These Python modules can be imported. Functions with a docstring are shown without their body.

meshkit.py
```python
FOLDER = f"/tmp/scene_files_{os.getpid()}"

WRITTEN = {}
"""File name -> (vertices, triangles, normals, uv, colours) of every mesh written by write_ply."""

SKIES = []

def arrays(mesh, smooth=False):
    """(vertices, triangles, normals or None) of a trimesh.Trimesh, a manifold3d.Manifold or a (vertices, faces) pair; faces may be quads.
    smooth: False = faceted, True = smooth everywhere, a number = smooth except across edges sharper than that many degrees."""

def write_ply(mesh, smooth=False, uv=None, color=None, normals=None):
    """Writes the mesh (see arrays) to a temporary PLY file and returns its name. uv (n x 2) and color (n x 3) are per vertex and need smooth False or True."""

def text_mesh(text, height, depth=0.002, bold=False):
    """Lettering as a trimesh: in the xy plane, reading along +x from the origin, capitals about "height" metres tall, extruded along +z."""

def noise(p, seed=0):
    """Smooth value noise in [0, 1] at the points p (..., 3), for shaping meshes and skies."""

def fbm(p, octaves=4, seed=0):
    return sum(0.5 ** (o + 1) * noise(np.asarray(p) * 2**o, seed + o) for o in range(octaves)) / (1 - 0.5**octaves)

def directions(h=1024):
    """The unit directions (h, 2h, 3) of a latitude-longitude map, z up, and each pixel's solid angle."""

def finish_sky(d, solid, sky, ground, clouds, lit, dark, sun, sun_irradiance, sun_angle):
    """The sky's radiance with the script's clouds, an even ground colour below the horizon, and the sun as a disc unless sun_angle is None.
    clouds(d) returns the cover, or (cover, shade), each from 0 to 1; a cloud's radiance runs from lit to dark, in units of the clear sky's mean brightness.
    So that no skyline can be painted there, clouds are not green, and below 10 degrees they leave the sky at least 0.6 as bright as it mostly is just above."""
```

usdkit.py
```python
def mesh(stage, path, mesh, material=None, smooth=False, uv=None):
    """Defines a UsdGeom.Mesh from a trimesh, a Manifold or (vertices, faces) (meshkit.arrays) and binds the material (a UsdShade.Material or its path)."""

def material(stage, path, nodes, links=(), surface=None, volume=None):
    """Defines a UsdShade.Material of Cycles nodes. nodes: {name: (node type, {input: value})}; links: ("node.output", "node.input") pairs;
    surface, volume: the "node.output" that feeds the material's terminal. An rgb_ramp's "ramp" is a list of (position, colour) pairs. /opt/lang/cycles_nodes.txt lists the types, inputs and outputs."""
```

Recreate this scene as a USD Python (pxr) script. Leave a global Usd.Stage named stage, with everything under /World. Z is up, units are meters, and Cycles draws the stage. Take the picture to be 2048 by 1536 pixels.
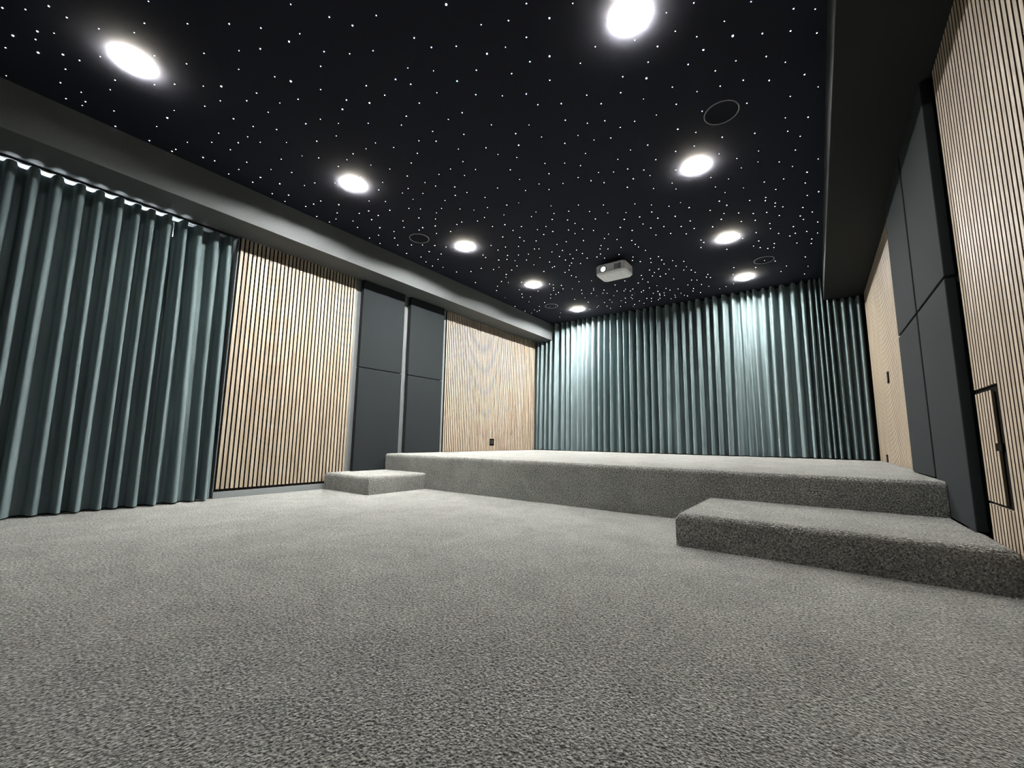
import math, random
import numpy as np, trimesh, manifold3d as m3, usdkit, meshkit
from pxr import Usd, UsdGeom, UsdShade, UsdLux, Gf, Sdf, Vt

stage = Usd.Stage.CreateInMemory()
UsdGeom.SetStageUpAxis(stage, "Z")
UsdGeom.Xform.Define(stage, "/World")
UsdGeom.Scope.Define(stage, "/World/Looks")

# ---------------------------------------------------------------- camera
cam = UsdGeom.Camera.Define(stage, "/World/camera")
YAW, PITCH, ROLL, FPX, CAM_H = -0.63195, 0.13191, 0.01436, 829.88, 0.6
fw = np.array([math.sin(YAW) * math.cos(PITCH), math.cos(YAW) * math.cos(PITCH), math.sin(PITCH)])
r0 = np.array([math.cos(YAW), -math.sin(YAW), 0.0])
u0 = np.cross(r0, fw)
rt = math.cos(ROLL) * r0 + math.sin(ROLL) * u0
up = math.cos(ROLL) * u0 - math.sin(ROLL) * r0
cam.AddTransformOp().Set(Gf.Matrix4d(*rt, 0, *up, 0, *(-fw), 0, 0, 0, CAM_H, 1))
cam.CreateHorizontalApertureAttr(36.0)
cam.CreateVerticalApertureAttr(27.0)
cam.CreateFocalLengthAttr(36.0 * FPX / 2048)
cam.CreateClippingRangeAttr(Gf.Vec2f(0.02, 100.0))
cam.CreateExposureAttr(0.0)

# ---------------------------------------------------------------- light levels (all light comes from the room's own lamps)
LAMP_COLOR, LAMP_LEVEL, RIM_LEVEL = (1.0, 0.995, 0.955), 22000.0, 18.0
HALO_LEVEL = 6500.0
# left row from the camera to the back curtain, then right row: the lamps do not all burn equally bright
LAMP_SHARE = [0.06, 1.65, 1.65, 1.0, 2.4, 0.28, 0.45, 0.24, 1.25]
STAR_LEVEL, STRIP_LEVEL = 8.0, 220.0

rng = random.Random(7)
nrng = np.random.default_rng(7)

# ---------------------------------------------------------------- helpers
used = {}
def numbered(path):
    n = used.get(path, 0)
    used[path] = n + 1
    return path if n == 0 else "%s_%03d" % (path, n)

def tag(prim, label=None, category=None, group=None, kind=None):
    for k, v in (("label", label), ("category", category), ("group", group), ("kind", kind)):
        if v:
            prim.SetCustomDataByKey(k, v)
    return prim

ORIGIN = {}
def thing(name, label=None, category=None, loc=(0, 0, 0), group=None, kind=None, rotz=0):
    path = numbered("/World/" + name)
    x = UsdGeom.Xform.Define(stage, path)
    x.AddTranslateOp().Set(Gf.Vec3d(*loc))
    if rotz:
        x.AddRotateZOp().Set(rotz)
    ORIGIN[path] = np.array(loc, float)
    return tag(x.GetPrim(), label, category, group, kind)

def shift(mesh, o):
    if hasattr(mesh, "to_mesh"):
        return mesh.translate([float(-c) for c in o])
    if isinstance(mesh, tuple):
        return (np.asarray(mesh[0], float) - o, mesh[1])
    m = mesh.copy(); m.apply_translation(-np.asarray(o)); return m

def part(parent, name, mesh, mat, smooth=30, label=None, kind=None):
    """A mesh in world coordinates, stored relative to the thing's base."""
    pp = str(parent.GetPath())
    path = numbered(pp + "/" + name)
    o = ORIGIN[pp]
    ORIGIN[path] = o
    m = usdkit.mesh(stage, path, shift(mesh, o), mat, smooth=smooth)
    return tag(m.GetPrim(), label, None, None, kind)

def single(name, mesh, mat, label=None, category=None, group=None, kind=None, smooth=30, loc=None):
    """A thing that is one mesh."""
    path = numbered("/World/" + name)
    o = np.zeros(3) if loc is None else np.array(loc, float)
    m = usdkit.mesh(stage, path, shift(mesh, o), mat, smooth=smooth)
    UsdGeom.Xformable(m.GetPrim()).AddTranslateOp().Set(Gf.Vec3d(*o))
    ORIGIN[path] = o
    return tag(m.GetPrim(), label, category, group, kind)

def dup(root, loc, label, group=None):
    path = numbered(str(root.GetPath()))
    x = UsdGeom.Xform.Define(stage, path)
    x.GetPrim().GetReferences().AddInternalReference(root.GetPath())
    x.GetPrim().SetInstanceable(True)
    x.ClearXformOpOrder()
    op = x.GetPrim().GetAttribute("xformOp:translate")
    op.Set(Gf.Vec3d(*loc))
    UsdGeom.Xformable(x.GetPrim()).SetXformOpOrder([UsdGeom.XformOp(op)])
    was = root.GetCustomData()
    return tag(x.GetPrim(), label, was["category"], group or was.get("group"))

def box(x0, x1, y0, y1, z0, z1):
    return m3.Manifold.cube([x1 - x0, y1 - y0, z1 - z0]).translate([x0, y0, z0])

def cat(ms):
    return trimesh.util.concatenate([tm(m) for m in ms])

def tm(m):
    if hasattr(m, "to_mesh"):
        a = m.to_mesh()
        return trimesh.Trimesh(np.array(a.vert_properties[:, :3]), np.array(a.tri_verts), process=False)
    return m

def rbox(x0, x1, y0, y1, z0, z1, r, n=8):
    """A box with every edge rounded."""
    s = m3.Manifold.sphere(r, n)
    s = [s.translate([x, y, z]) for x in (x0 + r, x1 - r) for y in (y0 + r, y1 - r) for z in (z0 + r, z1 - r)]
    return m3.Manifold.batch_hull(s)

def lathe(profile, n=40, at=(0, 0, 0)):
    """profile: closed list of (radius, z); revolved about z."""
    p = np.array(profile, float)
    a = np.arange(n) * 2 * np.pi / n
    v = np.stack([p[None, :, 0] * np.cos(a)[:, None], p[None, :, 0] * np.sin(a)[:, None], np.broadcast_to(p[None, :, 1], (n, len(p)))], -1).reshape(-1, 3)
    k = len(p)
    f = []
    for i in range(n):
        for j in range(k):
            a0, b0 = i * k + j, i * k + (j + 1) % k
            a1, b1 = ((i + 1) % n) * k + j, ((i + 1) % n) * k + (j + 1) % k
            f.append((a0, a1, b1, b0))
    return (v + np.array(at), np.array(f))

# ---------------------------------------------------------------- materials
def M(name, nodes, links, surface="p.BSDF"):
    return usdkit.material(stage, "/World/Looks/" + name, nodes, links, surface=surface)

def plain(name, color, rough=0.6, metallic=0.0, spec=0.5, noise=None):
    nodes = {"p": ("principled_bsdf", {"base_color": color, "roughness": rough, "metallic": metallic, "specular_ior_level": spec})}
    links = []
    if noise:
        scale, amount, bump = noise
        nodes["g"] = ("geometry", {})
        nodes["n"] = ("noise_texture", {"scale": scale, "detail": 3.0})
        nodes["r"] = ("rgb_ramp", {"ramp": [(0.25, tuple(c * (1 - amount) for c in color)), (0.75, tuple(c * (1 + amount) for c in color))]})
        nodes["b"] = ("bump", {"strength": bump, "distance": 0.002})
        links = [("g.position", "n.vector"), ("n.fac", "r.fac"), ("r.color", "p.base_color"), ("n.fac", "b.height"), ("b.normal", "p.normal")]
    return M(name, nodes, links)

def emitter(name, color, strength):
    return M(name, {"e": ("emission", {"color": color, "strength": strength})}, [], "e.emission")

def carpet(name):
    # twist-pile carpet: speckled fibres (colour and relief) with broad brushed patches where the pile lies differently
    nodes = {
        "g": ("geometry", {}),
        "n1": ("noise_texture", {"scale": 118.0, "detail": 4.0, "roughness": 0.7, "distortion": 0.5}),
        "n2": ("noise_texture", {"scale": 3.6, "detail": 6.0, "roughness": 0.66, "distortion": 0.8}),
        "v": ("voronoi_texture", {"scale": 150.0}),
        "r1": ("rgb_ramp", {"ramp": [(0.36, (0.036, 0.036, 0.034)), (0.5, (0.165, 0.165, 0.155)), (0.64, (0.41, 0.41, 0.388))]}),
        "r3": ("rgb_ramp", {"ramp": [(0.38, (0.30, 0.31, 0.29)), (0.62, (1.0, 1.0, 0.96))]}),
        "r2": ("rgb_ramp", {"ramp": [(0.32, (0.85, 0.85, 0.85)), (0.68, (1.13, 1.13, 1.12))]}),
        "m": ("mix", {"mix_type": "multiply", "fac": 1.0}),
        "m3": ("mix", {"mix_type": "multiply", "fac": 1.0}),
        "a": ("math", {"math_type": "add"}),
        "b": ("bump", {"strength": 1.0, "distance": 0.013}),
        "p": ("principled_bsdf", {"roughness": 1.0, "specular_ior_level": 0.03, "sheen_weight": 1.0, "sheen_roughness": 0.45}),
    }
    links = [("g.position", "n1.vector"), ("g.position", "n2.vector"), ("g.position", "v.vector"), ("n1.fac", "r1.fac"), ("n1.fac", "r3.fac"), ("n2.fac", "r2.fac"),
             ("r1.color", "m.color1"), ("r2.color", "m.color2"), ("m.color", "p.base_color"),
             ("r3.color", "m3.color1"), ("r2.color", "m3.color2"), ("m3.color", "p.sheen_tint"),
             ("n1.fac", "a.value1"), ("v.distance", "a.value2"), ("a.value", "b.height"), ("b.normal", "p.normal")]
    return M(name, nodes, links)

def oak(name, k=1.0):
    nodes = {
        "g": ("geometry", {}),
        "o": ("object_info", {}),
        "off": ("vector_math", {"math_type": "scale", "vector1": (13.0, 7.0, 29.0)}),
        "add": ("vector_math", {"math_type": "add"}),
        "mp": ("mapping", {"scale": (90.0, 90.0, 2.2)}),
        "mp2": ("mapping", {"scale": (16.0, 16.0, 1.1)}),
        "n": ("noise_texture", {"scale": 1.0, "detail": 4.0, "roughness": 0.6}),
        "n2": ("noise_texture", {"scale": 1.0, "detail": 3.0, "distortion": 1.2}),
        "r": ("rgb_ramp", {"ramp": [(0.25, (0.25 * k, 0.195 * k, 0.14 * k)), (0.55, (0.37 * k, 0.31 * k, 0.24 * k)), (0.8, (0.43 * k, 0.37 * k, 0.295 * k))]}),
        "r2": ("rgb_ramp", {"ramp": [(0.3, (0.80, 0.76, 0.72)), (0.6, (1.05, 1.05, 1.05))]}),
        "tone": ("map_range", {"from_min": 0.0, "from_max": 1.0, "to_min": 0.88, "to_max": 1.10}),
        "m": ("mix", {"mix_type": "multiply", "fac": 1.0}),
        "m2": ("vector_math", {"math_type": "scale"}),
        # the oak veneer lies on the slat's front; its long sides show the dark board it is glued to
        "ns": ("separate_xyz", {}),
        "na": ("math", {"math_type": "absolute"}),
        "nc": ("math", {"math_type": "greater_than", "value2": 0.4}),
        "core": ("mix", {"mix_type": "mix", "color2": (0.085, 0.062, 0.040)}),
        "b": ("bump", {"strength": 0.25, "distance": 0.0006}),
        "p": ("principled_bsdf", {"roughness": 0.55, "specular_ior_level": 0.3}),
    }
    links = [("o.random", "off.scale"), ("g.position", "add.vector1"), ("off.vector", "add.vector2"), ("add.vector", "mp.vector"), ("add.vector", "mp2.vector"),
             ("mp.vector", "n.vector"), ("mp2.vector", "n2.vector"), ("n.fac", "r.fac"), ("n2.fac", "r2.fac"), ("r.color", "m.color1"), ("r2.color", "m.color2"),
             ("o.random", "tone.value"), ("m.color", "m2.vector1"), ("tone.result", "m2.scale"), ("m2.vector", "core.color1"), ("g.true_normal", "ns.vector"), ("ns.y", "na.value1"), ("na.value", "nc.value1"), ("nc.value", "core.fac"), ("core.color", "p.base_color"), ("n.fac", "b.height"), ("b.normal", "p.normal")]
    return M(name, nodes, links)

def velvet(name, color):
    nodes = {
        "g": ("geometry", {}),
        "mp": ("mapping", {"scale": (9.0, 9.0, 1.6)}),
        "n": ("noise_texture", {"scale": 1.0, "detail": 4.0, "roughness": 0.6}),
        "n2": ("noise_texture", {"scale": 420.0, "detail": 2.0}),
        "r": ("rgb_ramp", {"ramp": [(0.3, tuple(c * 0.82 for c in color)), (0.7, tuple(c * 1.16 for c in color))]}),
        "b": ("bump", {"strength": 0.3, "distance": 0.001}),
        "p": ("principled_bsdf", {"roughness": 0.85, "specular_ior_level": 0.15, "sheen_weight": 0.3, "sheen_roughness": 0.35, "sheen_tint": (0.75, 0.95, 0.95)}),
    }
    links = [("g.position", "mp.vector"), ("mp.vector", "n.vector"), ("g.position", "n2.vector"), ("n.fac", "r.fac"), ("r.color", "p.base_color"), ("n2.fac", "b.height"), ("b.normal", "p.normal")]
    return M(name, nodes, links)

def fabric(name, color):
    nodes = {
        "g": ("geometry", {}),
        "n": ("noise_texture", {"scale": 650.0, "detail": 2.0}),
        "r": ("rgb_ramp", {"ramp": [(0.3, tuple(c * 0.85 for c in color)), (0.7, tuple(c * 1.15 for c in color))]}),
        "b": ("bump", {"strength": 0.3, "distance": 0.0008}),
        "p": ("principled_bsdf", {"roughness": 0.95, "specular_ior_level": 0.12}),
    }
    return M(name, nodes, [("g.position", "n.vector"), ("n.fac", "r.fac"), ("r.color", "p.base_color"), ("n.fac", "b.height"), ("b.normal", "p.normal")])

CARPET = carpet("carpet")
OAK = oak("oak")
TEAL = velvet("teal_velvet", (0.112, 0.148, 0.155))
CHARCOAL = fabric("charcoal_fabric", (0.0160, 0.0188, 0.0205))
FELT = plain("black_felt", (0.010, 0.009, 0.008), 1.0, spec=0.05)
WALL_PAINT = plain("grey_wall_paint", (0.185, 0.200, 0.203), 0.7, spec=0.2, noise=(60.0, 0.05, 0.08))
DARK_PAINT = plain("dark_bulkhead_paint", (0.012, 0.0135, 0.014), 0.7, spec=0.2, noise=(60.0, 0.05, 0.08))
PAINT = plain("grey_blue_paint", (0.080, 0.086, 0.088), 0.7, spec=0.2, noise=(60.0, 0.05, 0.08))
CEIL = plain("black_ceiling_paint", (0.0155, 0.017, 0.025), 0.9, spec=0.1, noise=(90.0, 0.1, 0.05))
DARKWALL = plain("dark_wall_paint", (0.03, 0.032, 0.036), 0.9, spec=0.1)
WHITE_WALL = plain("white_wall_paint", (0.7, 0.7, 0.68), 0.8, spec=0.2)
BLACK_PLASTIC = plain("black_plastic", (0.004, 0.0035, 0.003), 0.8, spec=0.05)
BLACK_METAL = plain("black_metal", (0.02, 0.02, 0.02), 0.5, spec=0.3)
ALU = plain("brushed_aluminium", (0.6, 0.6, 0.6), 0.35, metallic=1.0)
WHITE_PLASTIC = plain("white_plastic", (0.86, 0.86, 0.89), 0.45)
GREY_VENT = plain("grey_vent_plastic", (0.36, 0.36, 0.38), 0.6)
SILVER_RING = plain("silver_painted_ring", (0.26, 0.26, 0.27), 0.45)
GRILLE = plain("black_speaker_mesh", (0.0125, 0.0135, 0.020), 0.9, spec=0.1, noise=(700.0, 0.5, 0.4))
REFLECTOR = plain("white_reflector", (0.8, 0.8, 0.78), 0.5)
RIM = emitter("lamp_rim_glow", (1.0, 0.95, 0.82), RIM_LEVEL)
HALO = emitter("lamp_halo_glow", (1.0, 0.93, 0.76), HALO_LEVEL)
STARS = [emitter("star_white", (0.92, 0.95, 1.0), STAR_LEVEL), emitter("star_blue", (0.35, 0.45, 1.0), STAR_LEVEL), emitter("star_cyan", (0.45, 1.0, 0.95), STAR_LEVEL)]
LED = emitter("led_strip_glow", (0.9, 0.97, 1.0), STRIP_LEVEL)
LENS_GLOW = emitter("projector_lens_glow", (0.92, 0.95, 1.0), 2.0)

# ---------------------------------------------------------------- the room
XL, XR = -4.655, 0.655          # wall planes
SL, SR = -4.635, 0.635          # slat fronts
PL, PR = -4.575, 0.590          # acoustic panel fronts
Y0, Y1 = -2.6, 7.34             # front wall (behind the camera) and back wall
ZC, ZB = 2.95, 2.61             # ceiling, underside of the bulkheads
BL, BR = -4.25, 0.20            # inner faces of the bulkheads
S1, S2 = 0.185, 0.390           # step and platform heights
YS = 3.474                      # platform front

LAMPS = [(-3.37, 0.461), (-3.37, 2.031), (-3.37, 3.580), (-3.37, 5.130), (-3.37, 6.588),
         (-0.69, 2.013), (-0.69, 3.586), (-0.69, 5.153), (-0.69, 6.576)]
SPEAKERS = [(-3.665, 3.098), (-0.402, 3.051), (-3.652, 6.141), (-0.405, 6.048)]
R_APERTURE, R_RIM = 0.058, 0.076

single("floor", box(XL - .3, XR + .1, Y0 - .1, Y1 + .1, -0.1, 0.0), CARPET, kind="structure")
XN, YN = -4.800, 1.585        # the curtain niche in the left wall: its back and its end
single("wall_left", box(XL - .3, XL, Y0 - .1, Y1 + .1, 0.0, 3.05) - box(XN, XL + 1, Y0, YN, -1, ZB + .03), WALL_PAINT, kind="structure")
single("wall_right", box(XR, XR + .1, Y0 - .1, Y1 + .1, 0.0, 3.05), PAINT, kind="structure")
single("wall_back", box(XL, XR, Y1, Y1 + .1, 0.0, 3.05), DARKWALL, kind="structure")
single("wall_front", box(XL, XR, Y0 - .1, Y0, 0.0, 3.05), DARKWALL, kind="structure")
slab = box(XL, XR, Y0, Y1, ZC, ZC + .1)
for x, y in LAMPS:
    slab -= m3.Manifold.cylinder(0.3, R_APERTURE, R_APERTURE, 40).translate([x, y, ZC - .1])
ceiling = thing("ceiling", kind="structure", loc=(0, 0, ZC))
part(ceiling, "ceiling_board", slab, CEIL)
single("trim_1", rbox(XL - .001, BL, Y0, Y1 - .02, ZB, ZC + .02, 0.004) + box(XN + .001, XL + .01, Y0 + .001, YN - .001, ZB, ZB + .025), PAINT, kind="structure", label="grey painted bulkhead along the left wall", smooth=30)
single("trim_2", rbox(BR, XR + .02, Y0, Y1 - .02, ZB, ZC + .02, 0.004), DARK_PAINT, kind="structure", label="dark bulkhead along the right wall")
single("baseboard_left", rbox(XL - .01, -4.640, YN + .001, 2.98, -0.02, 0.062, 0.004), WALL_PAINT, kind="structure")
single("baseboard_right", rbox(0.640, XR + .01, Y0, 2.98, -0.02, 0.062, 0.004), PAINT, kind="structure")

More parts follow.
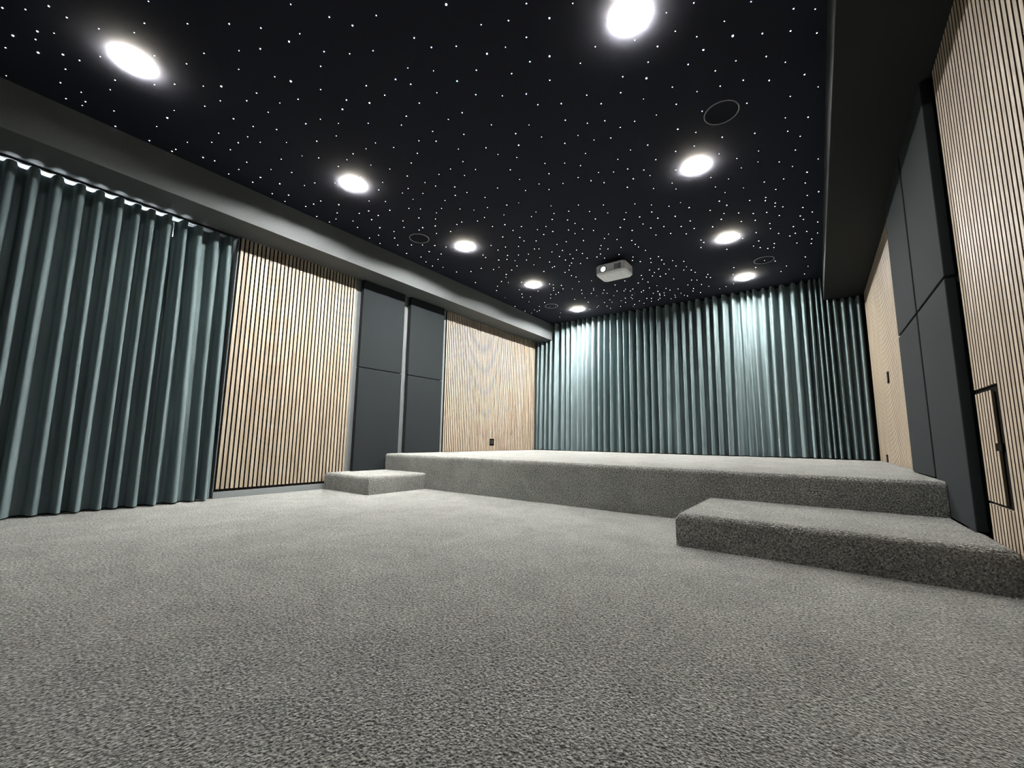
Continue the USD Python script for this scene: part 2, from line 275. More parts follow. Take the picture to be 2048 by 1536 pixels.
# ---------------------------------------------------------------- stars in the ceiling
STAR_XY = "-3522,-64,0 -3888,-31,0 -4202,-9,0 -3429,13,0 -3652,71,0 -3770,92,3 -3501,130,0 -3303,158,0 -3983,212,0 -3801,214,0 -3634,255,0 -4147,258,0 -3244,280,0 -3979,311,0 -3487,326,0 -4139,339,0 -2803,405,1 -3103,408,0 -3647,424,0 -3782,424,0 -2980,427,0 -4018,486,0 -3197,524,0 -4218,530,0 -3327,553,0 -2779,574,0 -3476,590,0 -3101,662,0 -3357,669,0 -2922,700,0 -2581,715,0 -3954,717,0 -4201,730,0 -3776,737,3 -3646,743,0 -3215,788,0 -2722,819,0 -2457,833,0 -3116,860,3 -3413,860,0 -2179,868,1 -2871,874,0 -4209,879,0 -4153,890,0 -2601,890,0 -3264,906,0 -3970,917,0 -2408,970,3 -2306,983,0 -3108,1015,0 -3641,1024,0 -2978,1025,0 -3376,1030,0 -2071,1030,0 -3806,1032,0 -2737,1037,0 -4084,1060,0 -2685,1116,3 -2297,1128,1 -4052,1135,0 -2007,1135,1 -3339,1150,0 -3094,1152,0 -3780,1156,0 -3633,1159,0 -2935,1161,0 -2413,1171,0 -3496,1174,0 -1846,1179,1 -2794,1219,0 -2181,1228,0 -3480,1260,0 -2585,1267,0 -3224,1270,0 -4157,1280,0 -2045,1300,0 -3842,1304,0 -4011,1307,0 -1482,1365,3 -2978,1371,1 -3308,1385,0 -1774,1391,0 -2843,1410,0 -2520,1421,1 -2301,1429,0 -2620,1452,3 -3553,1459,0 -4111,1461,0 -3973,1470,0 -3772,1472,0 -1735,1492,1 -1964,1503,0 -2098,1512,1 -2769,1512,0 -3090,1519,0 -2409,1531,3 -3362,1540,0 -2264,1551,0 -1399,1561,0 -1607,1575,0 -2906,1576,0 -2046,1596,1 -3663,1601,0 -1845,1613,0 -1122,1615,1 -3926,1620,0 -1257,1633,0 -3271,1635,0 -2583,1642,1 -4154,1655,0 -1486,1720,3 -2119,1736,0 -1953,1746,1 -1367,1751,0 -1061,1755,3 -1774,1758,2 -4046,1758,0 -916,1760,0 -2291,1763,0 -3761,1768,0 -1615,1769,0 -1229,1773,1 -2984,1775,0 -3094,1788,1 -4190,1792,0 -3237,1796,0 -2392,1799,0 -2840,1801,0 -3639,1802,0 -2717,1803,0 -1744,1912,2 -3488,1914,0 -1301,1918,2 -1445,1920,0 -2640,1922,0 -2987,1950,0 -802,1955,0 -1181,1957,2 -4106,1961,0 -2060,1964,0 -1932,1976,0 -2246,1981,0 -3996,1985,0 -2412,1989,0 -3882,1996,0 -3210,1998,0 -1601,2026,0 -924,2062,0 -2302,2071,0 -2894,2079,0 -2535,2081,0 -518,2104,0 -1269,2107,2 -1457,2108,1 -1048,2111,0 -4203,2133,0 -2674,2134,0 -383,2136,0 -3792,2140,0 -2069,2143,0 -717,2159,0 -3107,2163,0 -1831,2190,0 -3237,2215,0 -3951,2217,0 -1442,2232,0 -2845,2233,0 -2220,2241,1 -507,2241,0 -3475,2275,0 -4198,2275,0 -619,2276,0 -4077,2280,0 -132,2307,1 -1302,2318,1 -267,2341,0 -414,2347,0 -699,2347,0 -1599,2354,0 -1123,2355,0 -3765,2357,0 -868,2358,0 -2024,2359,0 -2988,2364,0 -1734,2369,0 -2296,2377,0 -3351,2377,0 -2592,2381,0 -3093,2382,0 -3642,2386,0 -2452,2388,0 -2787,2393,0 -3963,2412,0 -401,2458,3 -746,2458,3 -243,2462,3 -926,2470,0 -1353,2470,0 -1993,2478,2 -1074,2481,0 51,2482,1 -2744,2486,0 -1788,2486,2 -2934,2498,0 -3634,2499,0 -3447,2506,0 -500,2508,1 -3091,2510,1 -3768,2512,0 -1588,2515,0 -2275,2519,0 -4043,2522,0 -2410,2523,0 -102,2545,0 146,2552,0 -1233,2591,1 -3255,2596,0 -2605,2599,0 -1887,2599,1 -817,2611,0 31,2621,0 -627,2625,0 -1117,2644,0 -253,2653,0 -371,2656,0 -1348,2663,0 -3164,2671,0 -3840,2672,0 -1474,2682,1 -2027,2697,0 -2696,2701,0 -2844,2708,1 153,2722,0 -3505,2725,0 -98,2726,0 -2569,2729,0 -4150,2755,0 -502,2758,0 -1049,2773,0 -4001,2773,0 -939,2775,1 -3311,2780,0 -1268,2782,0 -646,2789,0 -2974,2789,0 -367,2799,0 -1733,2799,0 -789,2807,0 -3082,2818,0 -3608,2822,0 -3782,2822,0 -1151,2835,0 -236,2836,0 -5,2839,0 -2285,2844,0 -2037,2856,0 -1392,2884,0 -1592,2893,1 -2482,2894,0 -3178,2897,0 -2826,2908,0 -4166,2914,0 -3901,2926,0 -99,2935,0 -1776,2938,2 -3439,2948,0 -512,2959,1 -3513,2962,0 -1496,3000,0 -3291,3000,0 -2723,3005,0 -1927,3013,0 89,3014,0 -2089,3026,0 -700,3039,3 -2576,3047,0 -1075,3056,0 -242,3061,0 -4018,3064,0 -942,3079,0 -1202,3105,0 -2990,3109,0 -3068,3114,0 -2385,3124,0 -3408,3130,0 -1743,3134,0 -1588,3136,0 -1899,3143,0 -596,3152,0 -3876,3157,0 -2262,3160,0 6,3165,0 -1409,3175,0 159,3179,0 -2725,3180,0 -2834,3192,0 -3240,3192,0 -3762,3235,0 -1514,3244,0 -1297,3245,0 -2521,3254,0 -1180,3274,0 -4113,3281,0 -780,3282,0 -943,3292,0 -642,3303,1 -442,3323,0 -3649,3333,0 -1428,3340,0 -1070,3369,0 -33,3371,0 -2770,3373,0 -2024,3390,0 -2212,3399,0 -3833,3411,0 -232,3420,0 -2635,3423,0 -1189,3436,0 -3561,3438,0 -2301,3451,1 -4038,3457,0 101,3458,0 -1050,3474,0 -498,3515,0 -844,3527,0 -1279,3529,0 -2071,3532,0 -1791,3536,1 -27,3538,0 -3752,3541,0 -2507,3561,0 -2636,3580,0 -1925,3581,0 -4098,3598,0 -2149,3624,0 -2825,3633,0 -3912,3640,0 48,3655,0 -231,3662,0 -387,3662,0 -1583,3675,0 -1086,3687,0 -921,3702,0 -1751,3707,0 -2282,3715,0 -2399,3720,0 -3071,3721,0 -2017,3727,0 -4130,3744,0 -2667,3756,0 -250,3810,0 -916,3813,0 -616,3814,0 -375,3818,1 12,3818,0 -1318,3836,0 -1607,3839,0 -1988,3840,0 -4034,3855,0 -2951,3856,0 -2399,3856,0 -2277,3856,0 -2674,3856,0 -3083,3873,0 -3329,3873,0 -1763,3878,0 -105,3914,0 -490,3926,0 -2114,3926,0 -2810,3932,0 -2554,3935,0 -1451,3944,0 -1189,3948,0 -3351,3953,0 -610,3988,0 -1971,3991,0 -2094,4041,0 -17,4044,0 160,4054,0 -1513,4060,0 -3073,4062,0 -942,4072,0 -1052,4073,1 -3994,4081,0 -1228,4082,0 -1886,4093,0 -2690,4105,0 -1363,4106,0 -3254,4107,0 -2639,4131,0 -2952,4131,0 -553,4137,0 -401,4150,0 -3153,4153,0 -2397,4155,0 -2270,4157,0 -235,4160,0 -2830,4183,0 -3623,4185,0 -3816,4186,0 -1614,4200,0 -89,4204,0 82,4209,0 -894,4214,0 -1214,4239,0 -3086,4245,0 -2089,4250,0 -624,4261,0 -1784,4269,0 -1383,4270,0 -3391,4292,0 -2549,4293,0 -1054,4304,0 -3502,4309,0 -2949,4315,0 -2420,4335,0 -1530,4339,0 -1862,4339,0 -159,4351,0 -2764,4354,0 -577,4381,0 66,4387,0 -732,4389,1 -3164,4396,0 -1341,4404,0 -381,4417,0 -2271,4424,0 -248,4446,0 -1753,4447,0 -1214,4454,0 -2536,4460,0 -3305,4469,0 -2393,4482,0 -1970,4487,1 -948,4493,0 -2953,4495,0 -256,4506,0 -627,4533,0 -2728,4536,0 -2256,4554,0 -1057,4557,0 -2018,4560,0 -1618,4570,0 -1343,4592,0 -2527,4603,0 -502,4606,0 -1938,4615,1 77,4632,0 -671,4642,0 -1195,4654,0 -1789,4668,0 -189,4680,0 -951,4685,0 -2070,4694,0 -2750,4702,0 -380,4704,0 -2786,4709,0 -2266,4712,0 -2146,4748,0 -266,4757,0 -777,4758,0 -1052,4760,0 -2959,4762,0 -1611,4774,0 -2566,4793,0 -505,4813,0 -2412,4815,0 -3625,4818,0 -2080,4838,0 -1883,4840,1 37,4855,0 -165,4901,0 -3452,4917,0 -2730,4965,0 -1764,5009,0 -950,5015,0 12,5033,0 -261,5033,0 36,5135,0 -265,5163,0 -404,5175,0 -1593,5184,0 -1736,5203,0 -57,5252,0 158,5280,0 -200,5338,0 -1379,5408,0 -402,5417,0 -1501,5453,1 58,5461,0 -99,5480,0 -1264,5510,0 -3067,5511,0 -1725,5541,0 156,5570,0 -1609,5579,0 -2949,5591,0 -259,5592,0 -1385,5606,0 -1494,5667,0 102,5701,0 -2852,5722,0 -41,5727,0 -2661,5751,0 -1755,5773,0 -1578,5800,0 -1336,5805,0 -1911,5810,0 96,5836,0 -1252,5863,0 -2563,5916,0 -2790,5940,0 -1884,5969,0 -1536,6052,0 -2407,6067,0 -2267,6069,0 -2576,6077,0 -2765,6092,0 -2173,6125,0 -1821,6189,0 -1945,6220,0 -1335,6245,0 -2535,6246,0 -1272,6288,0 -2104,6325,0 -1741,6377,0 -2278,6383,0 -2667,6394,0 -2802,6482,0 -1710,6489,0 -1970,6490,1 -2332,6491,0 -1591,6503,0 -2527,6548,0 -2956,6582,0 -1911,6642,0 -2135,6674,0 -2501,6682,0 -1848,6684,0 -1607,6727,0 -2279,6729,0 -1424,6734,0 -1710,6777,0 -2838,6837,0 -2652,6842,0 -1586,6860,0 -2118,6860,0 -2254,6895,0 -1810,6913,0 -2462,6943,0"
pts = [tuple(map(int, s.split(","))) for s in STAR_XY.split()]
pts = [(a / 1000, b / 1000, c) for a, b, c in pts]
def free(x, y, d):
    if not (BL + .03 < x < BR - .03):
        return False
    if any(math.hypot(x - a, y - b) < 0.09 for a, b in LAMPS) or any(abs(math.hypot(x - a, y - b) - .115) < .018 for a, b in SPEAKERS):
        return False
    return all((x - a) ** 2 + (y - b) ** 2 > d * d for a, b, _ in pts)
def star_mesh(x, y, r):
    a = np.arange(7) * 2 * np.pi / 7
    v = [(x + r * math.cos(t), y + r * math.sin(t), ZC + .0005) for t in a] + [(x + .6 * r * math.cos(t), y + .6 * r * math.sin(t), ZC - .6 * r) for t in a] + [(x, y, ZC - .8 * r)]
    f = []
    for i in range(7):
        j = (i + 1) % 7
        f += [(i, 7 + i, 7 + j), (i, 7 + j, j), (7 + i, 14, 7 + j)]
    return trimesh.Trimesh(np.array(v), np.array(f), process=False)
camp = np.array([0, 0, CAM_H])
seen = sorted(pts, key=lambda s: math.dist((s[0], s[1], ZC), camp))
for x, y, c in seen[:300]:
    r = {0: 0.0042, 1: 0.0048, 2: 0.0056, 3: 0.0066}[c] * rng.uniform(0.8, 1.15)
    part(ceiling, "star_light", star_mesh(x, y, r), STARS[{1: 1, 2: 2}.get(c, 0)], smooth=False)
field = [star_mesh(x, y, (0.0056 if y < 4.5 else 0.0058) * rng.uniform(0.85, 1.15)) for x, y, c in seen[300:]]
tries = 0
while tries < 2600:
    x, y = rng.uniform(BL, BR), rng.uniform(-2.4, 6.95)
    tries += 1
    dens = 1.0 if y > 5.0 else (0.62 if y > 4.5 else (0.0 if y > 0.4 else 0.8))
    if rng.random() < dens * 0.22 and free(x, y, 0.06):
        pts.append((x, y, 0)); field.append(star_mesh(x, y, 0.0058 * rng.uniform(0.85, 1.15)))
part(ceiling, "star_field", cat(field), STARS[0], smooth=False, kind="stuff", label="smaller far pinpoint stars of the starry ceiling")

# ---------------------------------------------------------------- downlights
def make_downlight(x, y, label, share):
    t = thing("downlight", label, "ceiling light", (x, y, ZC), "recessed downlights in the starry ceiling")
    part(t, "rim", lathe([(R_APERTURE, ZC - 0.0185), (R_APERTURE, ZC - 0.0235), (R_APERTURE + .004, ZC - 0.0250), (R_RIM - .004, ZC - 0.0250), (R_RIM, ZC - 0.0220), (R_RIM, ZC - 0.0175), (R_RIM - .0015, ZC - 0.0175), (R_RIM - .0015, ZC - 0.0185)], 48, (x, y, 0)), RIM)
    part(t, "halo_ring", lathe([(R_APERTURE + .001, ZC - 0.0181), (R_APERTURE + .001, ZC - 0.0184), (R_RIM - .002, ZC - 0.0184), (R_RIM - .002, ZC - 0.0181)], 48, (x, y, 0)), HALO, smooth=False, label="upward glowing ring")
    part(t, "reflector", lathe([(R_APERTURE - .0002, ZC - 0.0235), (.020, ZC - 0.0135), (.020, ZC + .02), (.040, ZC + .02), (R_APERTURE - .0002, ZC - 0.0185)], 48, (x, y, 0)), REFLECTOR)
    part(t, "lamp", m3.Manifold.cylinder(0.004, .0185, .0185, 32).translate([x, y, ZC - 0.0142]), emitter("lamp_glow_%03d" % used.get("/World/downlight"), LAMP_COLOR, LAMP_LEVEL * share))
    return t
lamp_labels = ["round downlight nearest the camera, far left above the left curtain",
               "second downlight of the left row, above the first oak slat panel",
               "middle downlight of the left row, beside the left ring speaker",
               "fourth downlight of the left row, halfway to the back curtain",
               "last downlight of the left row, just in front of the back curtain",
               "round downlight at the photo's top edge, nearest of the right row",
               "second downlight of the right row, just below the large ring speaker",
               "third downlight of the right row, right of the projector",
               "last downlight of the right row, just above the back curtain"]
for (x, y), lab, share in zip(LAMPS, lamp_labels, LAMP_SHARE):
    make_downlight(x, y, lab, share)

# ---------------------------------------------------------------- in-ceiling speakers
def make_speaker(x, y, label):
    t = thing("ceiling_speaker", label, "speaker", (x, y, ZC), "round speakers flush in the ceiling")
    part(t, "trim_ring", lathe([(0.108, ZC), (0.108, ZC - .004), (0.110, ZC - .006), (0.114, ZC - .006), (0.116, ZC - .004), (0.116, ZC)], 64, (x, y, 0)), SILVER_RING)
    part(t, "grille", m3.Manifold.cylinder(0.003, 0.108, 0.108, 64).translate([x, y, ZC - .003]), GRILLE)
    return t
spk_labels = ["round ceiling speaker with silver ring between two left downlights",
              "large round ceiling speaker with thin silver ring, upper right",
              "faint round ceiling speaker ring near the left end of the back curtain",
              "faint round ceiling speaker ring near the right end of the back curtain"]
spk0 = make_speaker(*SPEAKERS[0], spk_labels[0])
for (x, y), lab in list(zip(SPEAKERS, spk_labels))[1:]:
    dup(spk0, (x, y, ZC), lab)

# ---------------------------------------------------------------- oak slat wall panels
PITCH_Y, SLAT_W = 0.0405, 0.0278
def slat(side, y0, y1, z0, z1):
    """One slat: a board with eased front edges."""
    f, b, e = (SL, SL - .0095, .0006) if side < 0 else (SR, SR + .0095, -.0006)
    poly = [(b, y0), (f - e, y0), (f, y0 + .0006), (f, y1 - .0006), (f - e, y1), (b, y1)]
    if side > 0:
        poly = poly[::-1]
    return m3.Manifold.extrude(m3.CrossSection([poly]), z1 - z0).translate([0, 0, z0])
def slat_panel(side, ya, yb, z0, z1, label, cut=None):
    x0, x1 = (XL, SL - .0092) if side < 0 else (SR + .0092, XR)
    t = thing("slat_wall_panel", label, "wall panel", ((x0 + x1) / 2, (ya + yb) / 2, z0))
    back = box(x0, x1, ya - .008, yb + .008, z0 - .025, z1)
    if cut:
        back -= box(x0 - 1, x1 + 1, *cut)
    part(t, "felt_backing", back, FELT)
    n = int(round((yb - ya + PITCH_Y - SLAT_W) / PITCH_Y))
    step = (yb - ya - SLAT_W) / max(1, n - 1)
    for k in range(n):
        y = yb - SLAT_W - k * step if side > 0 else ya + k * step
        if cut and y + SLAT_W > cut[0] - .004 and y < cut[1]:
            for a, b in ((z0, cut[2]), (cut[3], z1)):
                part(t, "slat", slat(side, y, y + SLAT_W, a, b), OAK, smooth=False)
        else:
            part(t, "slat", slat(side, y, y + SLAT_W, z0, z1), OAK, smooth=False)
    return t, step
slat_panel(-1, 1.603, 2.930, 0.088, ZB, "light oak slat wall panel between the left curtain and grey acoustic panels")
slat_panel(-1, 4.560, 7.110, S2 + .002, ZB, "light oak slat wall panel beside the left end of the back curtain")
HATCH = (2.672, 2.962, 0.334, 0.868)
slat_panel(1, -0.500, 2.955, 0.064, ZB, "tall oak slat wall panel at the right edge of the photo", HATCH)
slat_panel(1, 4.560, 7.110, S2 + .002, ZB, "smooth looking oak slat panel right of the back curtain, behind dark panels")

# the access hatch cut into the right slat panel
hy0, hy1, hz0, hz1 = HATCH
t = thing("access_hatch", "small slatted access door with black gaps in the right oak wall", "cabinet door", (SR, (hy0 + hy1) / 2, hz0))
part(t, "backing", box(SR + .014, XR - .001, hy0, hy1, hz0, hz1), FELT)
ys = [2.955 - SLAT_W - k * 0.0405 for k in range(6)]
zt = 0.846
for k, y in enumerate(ys):
    if k == 5:
        part(t, "slat", slat(1, y, y + SLAT_W, hz0 + .012, 0.578), OAK, smooth=False)
        part(t, "slat", slat(1, y, y + SLAT_W, 0.612, zt), OAK, smooth=False)
    else:
        part(t, "slat", slat(1, y, y + SLAT_W, hz0 + .012, zt), OAK, smooth=False)
part(t, "finger_pull", rbox(SR + .004, SR + .013, ys[5] - .022, ys[5] + SLAT_W, 0.578, 0.612, .002), BLACK_PLASTIC)

# ---------------------------------------------------------------- charcoal fabric acoustic panels
def apanel(side, y0, y1, z0, z1, label, group):
    a, b = (XL + .012, PL) if side < 0 else (PR, XR - .012)
    t = thing("acoustic_panel", label, "acoustic panel", ((a + b) / 2, (y0 + y1) / 2, z0), group)
    part(t, "fabric_cover", rbox(a + (.008 if side < 0 else 0), b - (0 if side < 0 else .008), y0, y1, z0, z1, 0.006), CHARCOAL)
    part(t, "backing_board", box(XL + .001 if side < 0 else XR - .013, XL + .013 if side < 0 else XR - .001, y0 + .03, y1 - .03, z0 + .02, z1 - .02), BLACK_METAL)
    return t
GL, GR = "charcoal panels on the left wall", "charcoal panels on the right wall"
J = 1.470
apanel(-1, 3.003, 3.668, 0.004, J - .004, "lower charcoal acoustic panel standing behind the small left step", GL)
apanel(-1, 3.003, 3.668, J + .004, ZB - .004, "upper charcoal acoustic panel right beside the first oak slat panel", GL)
apanel(-1, 3.780, 4.440, S2 + .004, J - .004, "lower charcoal acoustic panel next to the slats with the black socket", GL)
apanel(-1, 3.780, 4.440, J + .004, ZB - .004, "upper charcoal acoustic panel next to the far left slat panel", GL)
apanel(1, 3.003, 3.728, S1 + .004, J - .006, "lower charcoal acoustic panel by the right step and slatted hatch", GR)
apanel(1, 3.003, 3.728, J + .008, ZB - .004, "upper charcoal acoustic panel nearest the right oak slats, under the bulkhead", GR)
apanel(1, 3.774, 4.525, S2 + .004, J - .006, "lower charcoal acoustic panel beside the oak panel with the light switch", GR)
apanel(1, 3.774, 4.525, J + .008, ZB - .004, "upper charcoal acoustic panel beside the far right oak panel", GR)

# ---------------------------------------------------------------- carpeted platform and steps
def rounded_block(x0, x1, y0, y1, z1, r, round_x=()):
    """A carpeted block: front top edge (and chosen end edges) rounded."""
    c = []
    n = 16
    fx0 = r if -1 in round_x else 0
    fx1 = r if 1 in round_x else 0
    base = box(x0, x1, y0, y1, 0.0, z1 - r)
    sph = []
    for x in (x0 + fx0, x1 - fx1):
        for y in (y0 + r, y1):
            if y == y1:
                s = m3.Manifold.cylinder(0.01, r, r, n).rotate([90, 0, 0]).translate([x, y, z1 - r])
            else:
                s = m3.Manifold.sphere(r, n).translate([x, y, z1 - r])
            if (x < (x0 + x1) / 2 and fx0 == 0) or (x > (x0 + x1) / 2 and fx1 == 0):
                s = m3.Manifold.cylinder(0.01, r, r, n).rotate([0, 90, 0]).translate([x - (.01 if x > x0 + .5 * (x1 - x0) else 0), y if y != y1 else y1 - r, z1 - r])
                if y == y1:
                    s = box(x - (.01 if x > x0 + .5 * (x1 - x0) else 0), x + (0 if x > x0 + .5 * (x1 - x0) else .01), y1 - .01, y1, z1 - 2 * r, z1)
            sph.append(s)
    top = m3.Manifold.batch_hull(sph + [box(x0, x1, y0 + .001, y1, z1 - 2 * r, z1 - r)])
    top = top ^ box(x0, x1, y0 - 1, y1, 0, z1 + 1)
    return base + top
def refine_noise(mf, edge, amp):
    """A fine mesh of the block with the pile's unevenness."""
    m = tm(mf.refine_to_length(edge))
    m.merge_vertices()
    nrm = np.array(m.vertex_normals)
    v = np.array(m.vertices)
    d = (meshkit.fbm(v * 90, 2, 3) - 0.5) * 2 * amp
    keep = v[:, 2] > 0.004
    v[keep] += nrm[keep] * d[keep, None]
    return trimesh.Trimesh(v, m.faces, process=False)
plat = rounded_block(PL + .002, PR - .002, YS, 7.33, S2, 0.036)
plat = plat + box(XL + .001, PL + .003, 4.455, 7.33, 0.0, S2 - .001) + box(PR - .003, XR - .001, 4.54, 7.33, 0.0, S2 - .001)
single("platform", refine_noise(plat, 0.06, 0.0012), CARPET, "wide grey carpeted platform in front of the back curtain", "platform", loc=(-2, YS, 0), smooth=40)
stepL = rounded_block(-4.640, -3.796, 2.688, YS - .004, S1, 0.036, (1,)) - box(-5, PL + .003, 3.000, 4, -.1, 1)
single("carpeted_step", refine_noise(stepL, 0.02, 0.0012), CARPET, "small grey carpeted step against the left acoustic panels", "step", loc=(-4.2, 3.0, 0), smooth=40)
stepR = rounded_block(-0.702, 0.632, 2.600, YS - .004, S1, 0.036, (-1, 1)) - box(PR - .003, 5, 3.000, 4, -.1, 1)
single("carpeted_step", refine_noise(stepR, 0.02, 0.0012), CARPET, "long grey carpeted step at right below the platform", "step", loc=(0, 3.0, 0), smooth=40)

# ---------------------------------------------------------------- curtains
def drape(a, dirs, center, peaks, ztop, zbot, amp, seed, flare=0.0, lean=0.0, res=18, nz=36, thick=0.004, swell=None):
    """A closed cloth shell hung in folds. peaks: where the folds come forward, along the curtain; dirs: (along axis, forward axis)."""
    along, fwd = np.array(dirs[0], float), np.array(dirs[1], float)
    r = np.random.default_rng(seed)
    P = np.array(peaks)
    n = len(P)
    S = np.linspace(-0.5, n - 0.5, n * res + 1)
    ext = np.concatenate([[P[0] - (P[1] - P[0])], P, [P[-1] + (P[-1] - P[-2])]])
    ampk = r.uniform(0.72, 1.12, n + 2)
    skew = r.uniform(-0.018, 0.018, n + 2)
    T = np.linspace(0, 1, nz)                      # 0 at the top
    u = np.interp(S, np.arange(-1, n + 1), ext)
    gap = np.interp(S, np.arange(-1, n + 1), np.gradient(ext))
    A = np.interp(S, np.arange(-1, n + 1), ampk)
    K = np.interp(S, np.arange(-1, n + 1), skew)
    rows = []
    for t in T:
        ph = 2 * np.pi * S
        prof = np.cos(ph) + 0.22 * np.cos(2 * ph + 0.4) * min(1, 2 * t + .2)
        wob = (meshkit.noise(np.stack([S * 0.9, np.full_like(S, t * 2.3 + seed), np.zeros_like(S)], -1), seed) - .5)
        wob2 = (meshkit.noise(np.stack([S * 2.7, np.full_like(S, t * 1.7), np.full_like(S, 5.0)], -1), seed + 3) - .5)
        d = amp * A * (1 + flare * t) * prof + 0.022 * wob * t ** .6 + 0.016 * wob2 * min(1, 3 * t)
        y = u + 0.055 * gap * np.sin(2 * ph) + K * t + 0.05 * gap * wob2 * t
        zt = ztop(u) if callable(ztop) else ztop
        zz = zt + (zbot - zt) * t
        if t == 1:
            zz = zz + 0.006 * wob
        rows.append(np.outer(y, along) + np.outer(d + lean * t, fwd) + np.outer(np.broadcast_to(zz, y.shape), [0, 0, 1.0]))
    G = np.array(rows) + np.array(center, float)   # nz x ns x 3
    du, dt = np.gradient(G, axis=1), np.gradient(G, axis=0)
    N = np.cross(du, dt); N /= np.linalg.norm(N, axis=2, keepdims=True) + 1e-12
    if (N @ fwd).mean() < 0:
        N = -N
    B = G - N * thick
    nzs, ns = G.shape[:2]
    V = np.concatenate([G.reshape(-1, 3), B.reshape(-1, 3)])
    i, j = np.meshgrid(np.arange(nzs - 1), np.arange(ns - 1), indexing="ij")
    q = np.stack([i * ns + j, i * ns + j + 1, (i + 1) * ns + j + 1, (i + 1) * ns + j], -1).reshape(-1, 4)
    o = nzs * ns
    back = q[:, ::-1] + o
    rim = []
    for j in range(ns - 1):
        rim += [(j, o + j, o + j + 1, j + 1), ((nzs - 1) * ns + j + 1, o + (nzs - 1) * ns + j + 1, o + (nzs - 1) * ns + j, (nzs - 1) * ns + j)]
    for i in range(nzs - 1):
        rim += [((i + 1) * ns, o + (i + 1) * ns, o + i * ns, i * ns), (i * ns + ns - 1, o + i * ns + ns - 1, o + (i + 1) * ns + ns - 1, (i + 1) * ns + ns - 1)]
    F = np.vstack([q, back, np.array(rim)])
    e1 = V[q[:, 1]] - V[q[:, 0]]; e2 = V[q[:, 3]] - V[q[:, 0]]
    if (np.cross(e1, e2) @ fwd).mean() < 0:
        F = F[:, ::-1]
    return (V, F)

# left curtain: two lengths of cloth on one track
CX = -4.67
pk_all = [-0.655, -0.535, -0.415, -0.29, -0.165, -0.038, 0.087, 0.199, 0.322, 0.449, 0.558, 0.680, 0.798, 0.892, 1.009]
pk_b = [1.130, 1.245, 1.388, 1.500]
ZT = 2.575
for pk, lab, sd in ((pk_all, "teal velvet curtain filling the left edge of the photo", 11),
                    (pk_b, "narrow teal velvet curtain length next to the first oak slat panel", 12)):
    t = thing("curtain", lab, "curtain", (CX, float(np.mean(pk)), 0), "teal velvet curtains along the left wall")
    m = drape(None, ((0, 1, 0), (1, 0, 0)), (CX, 0, 0), pk, ZT, 0.014, 0.060, sd, flare=0.05, lean=0.09)
    part(t, "cloth", m, TEAL, smooth=True)
t = thing("curtain_track", "black ceiling track above the left teal curtains", "curtain track", (CX, 0.5, ZB))
part(t, "rail", rbox(CX - .011, CX + .011, -0.7, 1.57, 2.594, ZB - .0005, .002), BLACK_METAL)

# a light strip on the niche's back wall, glowing through the gaps at the curtain's top
t = thing("light_strip", "white light glowing through the gaps above the left curtain", "light strip", (XN + .012, 0.25, 2.44))
part(t, "channel", box(XN, XN + .024, -0.7, 1.20, 2.440, 2.446), ALU)
part(t, "diffuser", box(XN + .003, XN + .021, -0.69, 1.19, 2.446, 2.450), LED)

# back curtains
CY = 7.205
px_l = [-4.56, -4.475, -4.373, -4.267, -4.139, -3.995, -3.896, -3.77, -3.64, -3.545, -3.451, -3.327, -3.211, -3.082, -2.967, -2.831, -2.726, -2.596, -2.466, -2.337, -2.223, -2.111, -1.955, -1.83]
px_r = [-1.70, -1.585, -1.46, -1.316, -1.209, -1.069, -0.931, -0.806, -0.726, -0.646, -0.518, -0.415, -0.284, -0.144, -0.032, 0.06, 0.120, 0.180, 0.245, 0.315, 0.408, 0.494, 0.575]
def ztop_back(u):
    return np.where((u < BL + .01) | (u > BR - .01), ZB - .012, ZC - .012)
for pk, lab, sd in ((px_l, "teal velvet back curtain, left half behind the platform", 21),
                    (px_r, "teal velvet back curtain, right half beside the far right oak panel", 22)):
    t = thing("curtain", lab, "curtain", (float(np.mean(pk)), CY, S2), "teal velvet curtains across the back wall")
    m = drape(None, ((1, 0, 0), (0, -1, 0)), (0, CY, 0), pk, ztop_back, S2 + .012, 0.084, sd, flare=0.15, lean=0.02)
    part(t, "cloth", m, TEAL, smooth=True)

# ---------------------------------------------------------------- projector on the ceiling
pxc, py0, pzb = -2.02, 4.86, 2.745
pw, pd, ph = 0.41, 0.30, 0.145
t = thing("projector", "white projector hanging from the starry ceiling", "projector", (pxc, py0 + pd / 2, pzb))
def loft(w, d, z0, z1, r, e):
    sq = m3.CrossSection.square([w - 2 * r, d - 2 * r], True).offset(r, m3.JoinType.Round, circular_segments=40)
    out = [m3.Manifold.extrude(sq.scale([1 - 2 * e / w, 1 - 2 * e / d]), .001).translate([0, 0, z0]),
           m3.Manifold.extrude(sq, .001).translate([0, 0, z0 + e * 1.2]),
           m3.Manifold.extrude(sq, .001).translate([0, 0, z1 - e * 1.2]),
           m3.Manifold.extrude(sq.scale([1 - 2 * e / w, 1 - 2 * e / d]), .001).translate([0, 0, z1 - .001])]
    return m3.Manifold.batch_hull(out)
body = loft(pw, pd, 0, ph, 0.055, 0.018).translate([pxc, py0 + pd / 2, pzb])
body -= m3.Manifold.cylinder(0.06, 0.051, 0.051, 40).rotate([90, 0, 0]).translate([pxc - .095, py0 + .045, pzb + ph / 2])
body -= box(pxc + .055, pxc + .150, py0 - .02, py0 + .012, pzb + .035, pzb + .110)
part(t, "body", body, WHITE_PLASTIC)
lx, lz = pxc - .095, pzb + ph / 2
ring = lathe([(0.036, 0), (0.036, .018), (0.040, .022), (0.051, .022), (0.051, 0)], 40)
R90 = trimesh.transformations.rotation_matrix(math.pi / 2, [1, 0, 0])
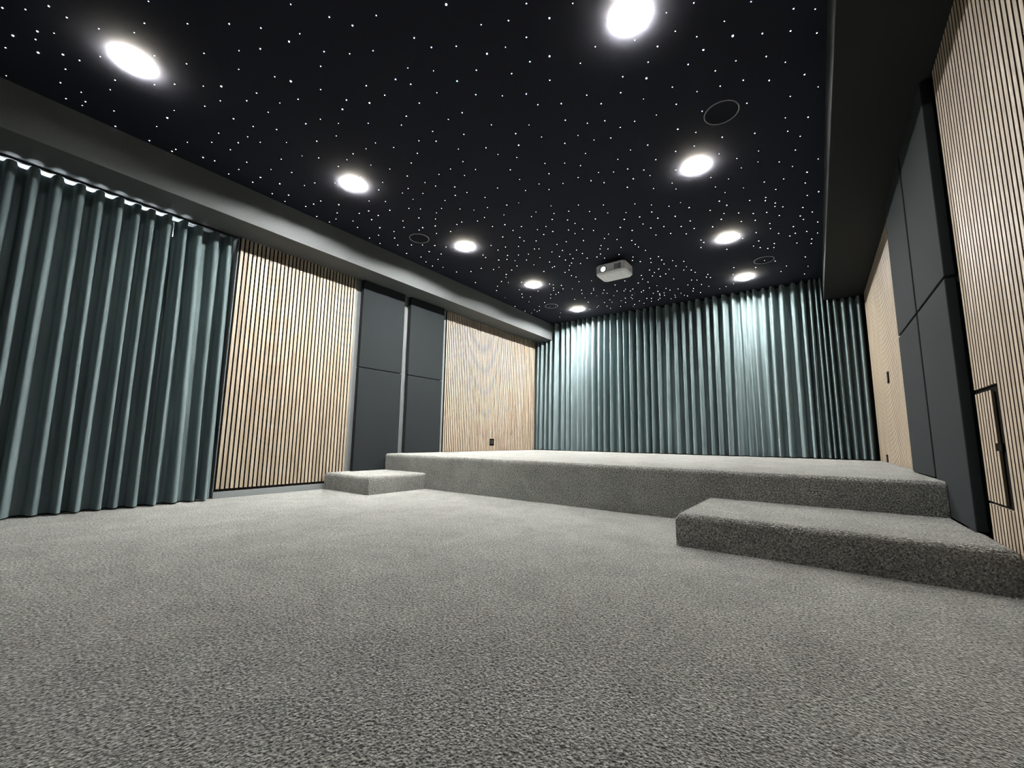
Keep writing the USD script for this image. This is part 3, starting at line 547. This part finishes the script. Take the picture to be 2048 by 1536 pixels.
rv = trimesh.transform_points(ring[0], R90) + np.array([lx, py0 + .022, lz])
lr = part(t, "lens_ring", (rv, ring[1]), GREY_VENT, label="grey lens ring")
ln = m3.Manifold.sphere(0.04, 32).scale([.9, .3, .9]).translate([lx, py0 + .018, lz])
part(t, "lens", ln, LENS_GLOW, label="bright lens")
for k in range(9):
    part(t, "vent_fin", rbox(pxc + .058 + k * .0105, pxc + .062 + k * .0105, py0 + .001, py0 + .014, pzb + .036, pzb + .109, .0012, 6), GREY_VENT)
for k in range(8):
    part(t, "bottom_rib", rbox(pxc - .14 + k * .034, pxc - .128 + k * .034, py0 + .06, py0 + pd - .04, pzb - .003, pzb + .003, .002, 6), WHITE_PLASTIC)
part(t, "ceiling_mount", m3.Manifold.cylinder(ZC - pzb - ph + .001, .04, .04, 32).translate([pxc, py0 + pd / 2, pzb + ph - .001]), BLACK_METAL)
part(t, "focus_knob", m3.Manifold.cylinder(.014, .008, .008, 20).rotate([0, 90, 0]).translate([pxc + pw / 2 - .003, py0 + .2, pzb + .05]), WHITE_PLASTIC)

# ---------------------------------------------------------------- sockets and switch
def plate(side, y, z, w, h, name, label, catg):
    f = SL if side < 0 else SR
    s = 1 if side < 0 else -1
    a, b = sorted((f - s * .001, f + s * .008))
    t = thing(name, label, catg, (f, y, z))
    part(t, "plate", rbox(a, b, y - w / 2, y + w / 2, z - h / 2, z + h / 2, .003), BLACK_PLASTIC)
    a, b = sorted((f + s * .006, f + s * .0105))
    for k in ((-1, 1) if name == "power_socket" else (0,)):
        part(t, "socket_face" if name == "power_socket" else "rocker", rbox(a, b, y + k * w * .22 - w * .17, y + k * w * .22 + w * .17, z - h * .28, z + h * .28, .002), BLACK_METAL)
plate(-1, 5.745, 0.541, 0.118, 0.118, "power_socket", "black wall socket low on the far left oak slats", "socket")
plate(1, 5.70, 1.285, 0.085, 0.118, "light_switch", "black light switch on the far right oak panel", "light switch")
plate(1, 6.40, 0.443, 0.085, 0.085, "power_socket", "small black wall socket just above the platform on the right oak panel", "socket")
